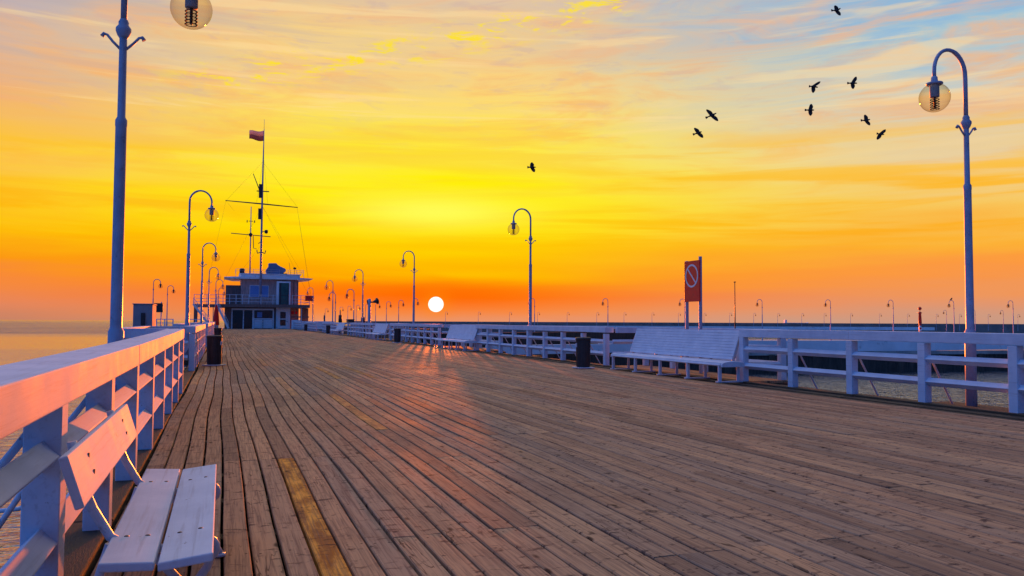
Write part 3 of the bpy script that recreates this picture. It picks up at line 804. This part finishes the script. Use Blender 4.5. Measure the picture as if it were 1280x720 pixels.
# balcony railing
m = MB()
for z in (4.45, 4.95, 5.55): m.box((-.9, -1.48, z), (8.5, -1.42, z+.07)); m.box((10.9, -1.48, z), (13.85, -1.42, z+.07)); m.box((13.8, -1.4, z), (13.86, 9, z+.07)); m.box((-4.35, 1.02, z), (-1.0, 1.08, z+.07)); m.box((-4.38, 1.1, z), (-4.32, 5, z+.07)); m.box((-.96, -1.4, z), (-.9, 1.0, z+.07))
m.build('balcony_rail', 'paint', B)
for x in [-.9, .1, 1.1, 2.1, 3.1, 4.1, 6.0, 7.9, 11.0, 12.4, 13.8, -4.35, -3.4, -2.4]:
    yy = 1.0 if x < -1 else -1.5
    part('rail_post', 'paint', [((x-.05, yy, 4.06), (x+.05, yy+.1, 5.66))])
part('end_panel', 'red', [((13.1, -1.62, 4.7), (14.5, -1.54, 5.6)), ((14.42, -1.5, 4.7), (14.5, 1.5, 5.6))], .01)
part('porch_post', 'paint', [((12.5, -1.3, 0), (12.62, -1.18, 3.55)), ((-.8, -1.3, 0), (-.66, -1.16, 3.55)), ((-4.3, 1.1, 0), (-4.16, 1.24, 3.55)), ((-1.5, 4.7, 0), (-1.36, 4.84, 3.55))])
part('low_wall', 'roof', [((10.95, -1.3, 0), (12.45, -1.2, 1.5)), ((12.65, -1.3, 0), (18.0, -1.2, 1.3))], .02)
part('porch_beam', 'darkwood', [((10.9, -1.2, 1.9), (13.8, -1.05, 2.1))])
part('lit_look_pane', 'red', [((11.15, 2.13, 2.5), (11.6, 2.19, 3.0)), ((11.8, 2.13, 2.5), (12.2, 2.19, 3.0))])  # lit look put into the red pane colour, nothing shines behind
# stairs
def stair(name, x0, z0, x1, z1, yy):
    t = MB()
    for dy in (0, 1.1): t.bar((x0, yy+dy, z0), (x1, yy+dy, z1), .08, .34)
    s = part.__call__ if False else None
    o = t.build(name, 'quaypaint', B)
    k = MB(); n = 12
    for i in range(n):
        f_ = (i+.5)/n; x = x0+(x1-x0)*f_; z = z0+(z1-z0)*f_; k.box((x-.15, yy+.05, z-.03), (x+.15, yy+1.05, z+.03))
    k.build('tread', 'concrete', o)
    h = MB()
    for dy in (0, 1.1):
        h.bar((x0, yy+dy, z0+1.0), (x1, yy+dy, z1+1.0), .05, .07); h.bar((x0, yy+dy, z0+.55), (x1, yy+dy, z1+.55), .04, .06)
        for i in range(5):
            f_ = i/4; x = x0+(x1-x0)*f_; z = z0+(z1-z0)*f_; h.bar((x, yy+dy, z), (x, yy+dy, z+1.0), .05, .05, up=(0, 1, 0))
    h.build('handrail', 'paint', o)
stair('staircase', -.9, 4.0, 1.0, .1, -2.9)
stair('staircase', -4.4, 4.0, -1.9, .6, -1.6)
part('stair_support', 'darkwood', [((-4.3, -1.2, 0), (-3.7, -.6, 3.5))])
# masts, rigging, radar
ms = thing('signal_mast', 'tall signal mast with a long yard rising from the pier building roof', 'mast', (5.95, by-.4, 0))
m = MB(); m.tube([(0, 0, 4.0), (0, 0, 20), (.06, 0, 28), (.12, 0, 33.6)], [.20, .17, .12, .05], 10); m.tube([(.12, 0, 33.5), (.12, 0, 35.2)], .03, 6); m.build('mast_pole', 'lamp', ms)
m = MB(); m.tube([(-5.8, 0, 21.15), (0, 0, 20.9), (5.8, 0, 20.6)], [.07, .12, .07], 8); m.build('yard', 'dark', ms)
m = MB(); m.tube([(-.1, 0, 22.3), (-1.5, 0, 25.9)], [.09, .06], 6); m.build('gaff', 'dark', ms)
part('signal_box', 'dark', [((-.55, -.2, 21.9), (.0, .2, 24.2)), ((-.6, -.2, 18.3), (-.1, .2, 20.1)), ((-.9, -.1, 22.95), (1.1, .1, 23.1))], 0, ms)
m = MB(); m.tube([(0, 0, 16.2), (.8, 0, 16.35)], [.06, .06], 6); m.lathe([(0, 15.9), (.28, 16.0), (.28, 16.5), (0, 16.6)], (.75, 0, 0), 8)
m.tube([(-.7, 0, 13.1), (-.6, 0, 12.6), (0, 0, 12.8), (.6, 0, 12.6), (.7, 0, 13.1)], .09, 6); m.tube([(0, 0, 14.6), (-.5, 0, 14.2)], .06, 6); m.build('mast_lantern', 'dark', ms)
m = MB(); Wd = .014
for a_, b_ in [((-5.7, 0, 21.1), (-8.7, 3, 5.6)), ((5.7, 0, 20.6), (8.5, 4, 6)), ((5.7, 0, 20.6), (9.6, 6, 1.2)), ((0, 0, 20.6), (8.0, 1, 5.6)), ((0, 0, 20.6), (7.2, 1, 8.7)), ((0, 0, 20.6), (-6.8, 2, 5.6)),
               ((0, 0, 28), (5.7, 0, 20.7)), ((0, 0, 28), (-5.7, 0, 21.1)), ((0, 0, 30), (.9, 0, 21)), ((0, 0, 28), (-.9, 0, 21)), ((-5.7, 0, 21.1), (-4.4, 0, 19.5)), ((0, 0, 14), (-3.5, 1, 9))]:
    m.tube([a_, b_], Wd, 4)
m.build('rigging', 'dark', ms)
m = MB(); n = 10; V = []
for i in range(n+1):
    f_ = i/n; x = -f_*2.3; yy = .16*math.sin(f_*6); zt = 33.3-.25*f_-.10*math.sin(f_*5); h = 1.75-.35*f_
    for q_ in (0, .5, 1): V.append((.06+x, yy, zt-h*q_))
F1 = []; F2 = []
m.add(V, [(i*3, i*3+1, (i+1)*3+1, (i+1)*3) for i in range(n)], True, 0)
m.add(V, [(i*3+1, i*3+2, (i+1)*3+2, (i+1)*3+1) for i in range(n)], True, 1)
fl = m.build('flag', ['flagwhite', 'flagred'], ms); md = fl.modifiers.new('cloth', 'SOLIDIFY'); md.thickness = .02
m2 = thing('short_mast', 'shorter mast with a crossbar left of the signal mast', 'mast', (4.25, by+.5, 9.27))
m = MB(); m.tube([(0, 0, 0), (0, 0, 11.2)], [.12, .07], 8); m.build('mast_pole', 'lamp', m2)
m = MB(); m.tube([(-3.1, 0, 6.6), (3.2, 0, 6.25)], .07, 6); m.build('yard', 'dark', m2)
m = MB(); m.box((-.35, -.05, 8.7), (.35, .05, 8.8)); m.lathe([(0, 6.0), (.3, 6.3), (.3, 6.6), (0, 6.9)], n=8); m.tube([(-.6, 0, 8.9), (-.6, 0, 8.5)], .08, 6); m.tube([(.6, 0, 8.9), (.6, 0, 8.5)], .08, 6); m.tube([(.4, 0, 6.3), (.5, 0, 4.2), (1.0, 0, 4.1)], .06, 6); m.build('fittings', 'dark', m2)
rd = thing('covered_radar', 'bulky blue covered radar drum on the roof right of the signal mast', 'radar', (8.4, by+1.2, 9.27))
m = MB(); poly = [(-1.5, .0), (-1.65, .55), (-1.35, 1.0), (-1.2, 1.25), (-1.2, 1.8), (.1, 1.85), (.25, 1.6), (.75, 1.3), (1.6, .95), (1.7, .55), (1.2, .1), (.9, 0)]
m.prism(poly, 'y', -.5, .6); m.build('cover', surf('blue_tarpaulin', (.12, .22, .42), .5, 0, .15, .7, None, .3, .03), rd, .15, seg=3)
m = MB(); m.box((-1.0, -.4, .0), (1.9, .5, .12)); m.build('base', 'dark', rd)
tk = thing('roof_tank', 'round dark tank at the left edge of the building roof', 'tank', (3.0, by+1.0, 9.27))
m = MB(); m.lathe([(0, .85), (.3, .8), (.42, .6), (.42, .2), (.3, 0), (0, 0)], n=14); m.build('drum', 'dark', tk); m = MB(); m.box((-.5, -.3, 0), (.5, .3, .06)); m.build('cradle', 'dark', tk)
at = thing('roof_antenna', 'thin antennas with a small wind vane on the right of the roof', 'antenna', (10.9, by+1.2, 9.27))
m = MB(); m.tube([(0, 0, 0), (-.3, 0, 2.0)], .03, 5); m.tube([(.6, 0, 0), (.6, 0, 1.3)], .04, 5); m.box((.4, -.05, .9), (.9, .05, 1.2)); m.build('whip', 'dark', at)

# red folded parasol by the stairs
pr = thing('folded_parasol', 'closed red parasol standing by the left stair', 'parasol', (-.6, 93, 0))
m = MB(); m.lathe([(.30, .85), (.34, .9), (.30, 1.5), (.22, 2.4), (.10, 3.0), (.02, 3.1)], n=12); m.build('canopy', 'redcloth', pr)
m = MB(); m.lathe([(.35, 0.0), (.35, .10), (.05, .13), (.04, .86)], n=12); m.build('stand', 'dark', pr)

# ship far out
A = xy(992, 2600)
sh = thing('distant_ship', 'faint long ship silhouette on the horizon at the right', 'ship', (A[0], A[1], WATER), -.35)
m = MB(); m.prism([(-34, 2), (-32, 6), (40, 5.5), (46, 7.5), (40, 2)], 'y', -8, 8); m.build('hull', 'boat', sh)
m = MB(); m.box((-30, -6, 6), (-24, 6, 15)); m.build('bridge_house', 'boat', sh)

# ------------------------------------------------------------------ birds (crows)
CAM_F = None
def camera_basis():
    yaw, pit, rol = YAW, math.atan(.0423), math.atan(.0045)
    f = Vector((math.sin(yaw)*math.cos(pit), math.cos(yaw)*math.cos(pit), math.sin(pit)))
    r = Vector((math.cos(yaw), -math.sin(yaw), 0)); u = r.cross(f)
    return f, r*math.cos(rol)+u*math.sin(rol), u*math.cos(rol)-r*math.sin(rol)
CF, CR, CU = camera_basis()
def crow(label, pos, A_, B_, tail, head, dep=0.0):
    """a flying crow: body and two bent wings, built with depth; vectors in metres, across (x) and up (z)"""
    m = MB(); T = Vector((tail[0], 0, tail[1])); Hd = Vector((head[0], 0, head[1]))
    ax = (Hd-T).normalized()
    m.tube([T*1.0, T*.72, T*.45, T*.2, Vector((0, 0, 0)), Hd*.55, Hd*.85, Hd*1.15, Hd*1.4], [.02, .035, .05, .07, .082, .065, .045, .04, .008], 10)
    # fan tail
    sd = Vector((-ax.z, 0, ax.x))
    tp = [T*.45, T*1.12+sd*.085, T*1.2, T*1.12-sd*.085]
    for s_ in (-1, 1):
        pass
    V = [p+Vector((0, y_, 0)) for y_ in (-.006, .006) for p in tp]
    m.add(V, [(0, 1, 2, 3), (7, 6, 5, 4), (0, 4, 5, 1), (1, 5, 6, 2), (2, 6, 7, 3), (3, 7, 4, 0)])
    for W, dy in ((Vector((A_[0], 0, A_[1])), -.10), (Vector((B_[0], 0, B_[1])), .10)):
        w = W.normalized(); L = W.length; c = ax*.5+Vector((0, 0, 0)); ch = ax
        st = [(0, .085, -.13), (.3, .125, -.13), (.55, .13, -.12), (.8, .075, -.10), (.95, .03, -.06), (1.0, .0, -.02)]
        V = []
        for f_, le, te in st:
            base = w*L*f_+Vector((0, dy*f_*(1.6-f_), 0)); 
            V += [base+ch*le+Vector((0, .008, 0)), base+ch*te+Vector((0, .004, 0)), base+ch*te-Vector((0, .004, 0)), base+ch*le-Vector((0, .008, 0))]
        F = []
        for i in range(len(st)-1):
            for k in range(4): F.append((i*4+k, i*4+(k+1) % 4, (i+1)*4+(k+1) % 4, (i+1)*4+k))
        F += [(0, 1, 2, 3), tuple(4*(len(st)-1)+k for k in range(4))]
        m.add(V, F)
    o = m.build('crow', 'feather'); o.location = pos; o.rotation_euler = (0, 0, -YAW-dep)
    return tag(o, label, 'bird', 'crows flying in the evening sky')
crow('upper crow of the pair left of the flock, wings spread on a diagonal', (28.56, 42.3, 14.31), (-0.35, 0.35), (0.4, -0.35), (-0.35, -0.15), (0.2, 0.1))
crow('lower crow of the pair left of the flock', (27.78, 42.63, 13.21), (-0.25, 0.3), (0.3, -0.3), (-0.3, -0.1), (0.15, 0.05))
crow('crow with one wing raised to the right, left in the flock', (34.49, 40.07, 16.14), (0.4, 0.3), (0.0, -0.4), (-0.25, 0.0), (0.2, -0.05))
crow('crow upper right in the flock, nearest to the tall right lamp globe at its height', (36.79, 39.23, 16.35), (0.2, 0.4), (0.05, -0.35), (-0.3, 0.0), (0.2, 0.0))
crow('crow with upright wings directly below the crow with the raised wing', (34.33, 40.2, 14.66), (0.05, 0.375), (0.05, -0.35), (-0.3, 0.0), (0.175, 0.0))
crow('crow tilting right, just above the lowest crow of the flock', (37.63, 39.03, 14.03), (-0.1, 0.35), (0.25, -0.3), (-0.3, 0.0), (0.175, 0.05))
crow('lowest crow of the right flock', (38.47, 38.76, 13.16), (0.3, 0.3), (-0.15, -0.325), (-0.2, 0.05), (0.175, 0.0))
crow('topmost crow, alone near the upper picture edge', (35.77, 39.4, 20.89), (-0.125, 0.3), (0.25, -0.3), (-0.3, 0.0), (0.175, 0.1))
crow('lone crow flying above the lamp right of the sun', (18.04, 46.26, 11.01), (0.0, 0.3), (0.15, -0.3), (-0.25, 0.0), (0.175, 0.0))
m = MB(); m.tube([(-.28, 0, .02), (-.12, 0, .10), (0, 0, .16), (.1, 0, .26), (.16, 0, .34), (.24, 0, .34)], [.03, .07, .11, .09, .055, .01], 8); m.box((-.01, -.02, 0), (.02, .02, .1))
pb = m.build('crow', 'feather', None, 0, (99.64, 87.6, 4.77)); tag(pb, 'bird perched on top of a quay lamp at the right', 'bird')

# ------------------------------------------------------------------ world: sunset sky
SUN_AZ = YAW+math.atan(-95/1000.); SUN_EL = R(1.22)
w = bpy.data.worlds.new('World'); SC.world = w; w.use_nodes = True
t = NT(w.node_tree); out = t.node('ShaderNodeOutputWorld'); bg = t.node('ShaderNodeBackground'); t.l.new(bg.outputs[0], out.inputs[0])
dv = t.vmath('NORMALIZE', t.node('ShaderNodeTexCoord').outputs['Generated'])
sx = t.node('ShaderNodeSeparateXYZ'); t.put(sx.inputs[0], dv); dz = sx.outputs[2]
DEG = 57.29578
el = t.math('MULTIPLY', t.math('ARCSINE', dz), DEG)
fa = t.vmath('DOT_PRODUCT', dv, (math.sin(YAW), math.cos(YAW), 0)); fb = t.vmath('DOT_PRODUCT', dv, (math.cos(YAW), -math.sin(YAW), 0))
az = t.math('MULTIPLY', t.math('ARCTAN2', fb, fa), DEG)        # azimuth east of the pier view, degrees
cv = t.node('ShaderNodeCombineXYZ'); t.put(cv.inputs[0], az); t.put(cv.inputs[1], el)
band = t.noise(t.mapping(cv.outputs[0], (.030, .42, 1), rot=(0, 0, -.012)), 1.0, 4, .55, .3)
wisp = t.noise(t.mapping(cv.outputs[0], (.085, .55, 1), loc=(3, 7, 0), rot=(0, 0, .10)), 1.0, 7, .62, .8)
puff = t.noise(t.mapping(cv.outputs[0], (.30, 1.5, 1), loc=(1, 2, 0), rot=(0, 0, .12)), 1.0, 6, .62, .5)
warp = t.math('MULTIPLY', t.math('SUBTRACT', band, .5), t.smooth(el, .2, 8, 1.4, 8.))
el2 = t.math('ADD', el, warp)
e01 = t.math('DIVIDE', el2, 90., clamp=True)
def RP(lst): return t.ramp(e01, [(max(0, e)/90., srgb(c)) for e, c in lst])
cen = RP([(0, (232, 150, 108)), (.7, (246, 142, 72)), (1.8, (255, 120, 15)), (3.0, (255, 150, 0)), (4.7, (255, 184, 0)), (7, (255, 220, 0)), (9.2, (255, 232, 10)), (11.5, (255, 228, 75)), (14.3, (255, 222, 105)), (17, (254, 214, 125)), (22, (228, 196, 158)), (30, (232, 205, 185)), (45, (215, 198, 195)), (65, (170, 170, 195)), (90, (125, 140, 185))])
lef = RP([(0, (185, 128, 105)), (1.2, (225, 135, 98)), (2.5, (247, 138, 60)), (3.5, (252, 150, 22)), (5.9, (254, 190, 8)), (8.4, (254, 206, 48)), (11.3, (250, 182, 92)), (13.8, (240, 172, 122)), (16.8, (208, 178, 166)), (19.7, (172, 166, 186)), (30, (190, 178, 185)), (45, (175, 172, 190)), (65, (150, 158, 190)), (90, (125, 140, 185))])
rig = RP([(0, (196, 155, 135)), (1.2, (226, 150, 110)), (3, (252, 152, 65)), (5, (252, 178, 55)), (7.5, (248, 200, 95)), (10, (240, 207, 145)), (12.5, (222, 205, 175)), (15, (204, 205, 194)), (17.5, (170, 197, 208)), (19.7, (134, 182, 218)), (32, (165, 180, 205)), (50, (165, 172, 200)), (65, (150, 160, 195)), (90, (125, 140, 185))])
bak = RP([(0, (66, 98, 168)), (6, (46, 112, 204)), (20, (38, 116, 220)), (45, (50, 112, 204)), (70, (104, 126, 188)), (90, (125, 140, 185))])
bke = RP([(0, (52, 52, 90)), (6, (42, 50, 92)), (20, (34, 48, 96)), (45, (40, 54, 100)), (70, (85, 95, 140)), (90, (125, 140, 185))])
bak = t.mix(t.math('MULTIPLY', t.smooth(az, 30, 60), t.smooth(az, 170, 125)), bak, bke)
col = t.mix(t.smooth(az, -12, -38), cen, lef)
col = t.mix(t.smooth(az, -3, 31), col, rig)
# peach cirrus over the upper sky, ochre bars lower down
pch = t.ramp(e01, [(0, srgb((255, 120, 40))), (4/90., srgb((255, 150, 0))), (9/90., srgb((255, 182, 60))), (14/90., srgb((252, 178, 98))), (22/90., srgb((242, 184, 140))), (40/90., srgb((190, 160, 170)))])
col = t.mix(t.math('MULTIPLY', t.smooth(wisp, .44, .68), t.smooth(el, 3, 16, .12, .7)), col, pch)
blu = t.math('MULTIPLY', t.smooth(wisp, .50, .34), t.math('MULTIPLY', t.smooth(el, 11, 20, 0, .55), t.smooth(az, -2, 26, .15, 1)))
col = t.mix(blu, col, srgb((128, 180, 224)))
lil = t.math('MULTIPLY', t.smooth(puff, .52, .68), t.smooth(el, 8, 20, 0, .35)); col = t.mix(lil, col, srgb((200, 172, 170)))
bar = t.noise(t.mapping(cv.outputs[0], (.045, .75, 1), loc=(9, 4, 0), rot=(0, 0, .13)), 1.0, 5, .55, .6)
och = t.math('MULTIPLY', t.smooth(bar, .45, .62), t.math('MULTIPLY', t.smooth(el, 4, 7, 0, .8), t.smooth(el, 15, 11)))
col = t.mix(och, col, t.ramp(e01, [(0, srgb((255, 140, 0))), (7/90., srgb((255, 178, 0))), (11/90., srgb((252, 196, 60))), (15/90., srgb((246, 190, 110)))]))
gry = t.math('MULTIPLY', t.smooth(bar, .47, .66), t.math('MULTIPLY', t.smooth(el, 11, 16, 0, .38), t.smooth(az, 4, -24, .1, 1)))
col = t.mix(gry, col, srgb((192, 172, 165)))
pale = t.math('MULTIPLY', t.smooth(bar, .46, .36), t.smooth(el, 9, 15, 0, .45)); col = t.mix(pale, col, srgb((255, 222, 160)))
# yellow-lit cloud edges on a rising line
puff2 = t.noise(t.mapping(cv.outputs[0], (.42, 1.9, 1), loc=(5, 1, 0), rot=(0, 0, .18)), 1.0, 7, .66, .5)
ln = t.math('ABSOLUTE', t.math('SUBTRACT', el, t.math('ADD', t.math('MULTIPLY', az, .215), 20.5)))
ym = t.math('MULTIPLY', t.smooth(ln, .3, 1.7, 1, 0), t.math('MULTIPLY', t.smooth(az, -27, -19), t.smooth(az, 13, 7)))
ym = t.math('MULTIPLY', ym, t.smooth(puff2, .50, .64, 0, .9)); col = t.mix(ym, col, srgb((255, 226, 30)))
# glow over the sun and the red-orange smoulder round it
saz = math.degrees(SUN_AZ-YAW)
da = t.math('SUBTRACT', az, saz)
def gauss(ea, sa, se):
    a2 = t.math('POWER', t.math('DIVIDE', da, sa), 2.); b2 = t.math('POWER', t.math('DIVIDE', t.math('SUBTRACT', el, ea), se), 2.)
    return t.math('EXPONENT', t.math('MULTIPLY', t.math('ADD', a2, b2), -1.))
col = t.mix(t.math('MULTIPLY', gauss(9.0, 15., 4.2), .62), col, srgb((255, 244, 0)))
col = t.mix(t.math('MULTIPLY', gauss(7.8, 6., 1.1), .85), col, srgb((255, 255, 90)))
col = t.mix(t.math('MULTIPLY', gauss(3.2, 9., .55), t.smooth(band, .40, .60, .1, .85)), col, srgb((255, 205, 0)))
col = t.mix(t.math('MULTIPLY', gauss(1.8, 9., 1.1), .85), col, srgb((255, 104, 0)))
# away from the sunset the sky is blue
aaz = t.math('ABSOLUTE', t.math('SUBTRACT', az, saz))
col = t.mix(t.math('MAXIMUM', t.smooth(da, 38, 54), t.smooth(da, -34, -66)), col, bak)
# sun disc
sd = Vector((math.sin(SUN_AZ)*math.cos(SUN_EL), math.cos(SUN_AZ)*math.cos(SUN_EL), math.sin(SUN_EL)))
cs = t.vmath('DOT_PRODUCT', dv, tuple(sd))
ang = t.math('MULTIPLY', t.math('ARCCOSINE', t.math('MINIMUM', cs, 1.0)), DEG)
disc = t.smooth(ang, .50, .57, 1, 0)
halo = t.math('EXPONENT', t.math('MULTIPLY', t.math('POWER', t.math('DIVIDE', ang, 1.0), 2.), -1.))
col = t.mix(t.math('MULTIPLY', halo, .55), col, srgb((255, 140, 10)))
col = t.mix(disc, col, (1.6, 1.5, 1.3))
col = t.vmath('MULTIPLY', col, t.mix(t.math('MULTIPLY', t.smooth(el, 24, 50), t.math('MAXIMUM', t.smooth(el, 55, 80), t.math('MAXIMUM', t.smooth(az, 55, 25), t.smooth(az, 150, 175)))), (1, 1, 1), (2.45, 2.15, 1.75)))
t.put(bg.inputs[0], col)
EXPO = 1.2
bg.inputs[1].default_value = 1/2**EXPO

sun = bpy.data.lights.new('sun', 'SUN'); sun.energy = 3.0; sun.angle = R(.9); sun.color = (1.0, .16, .008)
so = bpy.data.objects.new('sun', sun); COL.objects.link(so); so.rotation_euler = sd.to_track_quat('Z', 'Y').to_euler()

# ------------------------------------------------------------------ camera
cam = bpy.data.cameras.new('camera'); cam.sensor_width = 36; cam.lens = 36*1000/1280.; cam.clip_start = .05; cam.clip_end = 40000
co = bpy.data.objects.new('camera', cam); COL.objects.link(co)
mt = Matrix((CR, CU, -CF)).transposed().to_4x4(); mt.translation = Vector((0, 0, 1.35)); co.matrix_world = mt
SC.camera = co
SC.view_settings.view_transform = 'Standard'; SC.view_settings.look = 'None'; SC.view_settings.exposure = EXPO; SC.view_settings.gamma = 1
SC.cycles.use_denoising = True
SC.cycles.max_bounces = 8; SC.cycles.transparent_max_bounces = 16
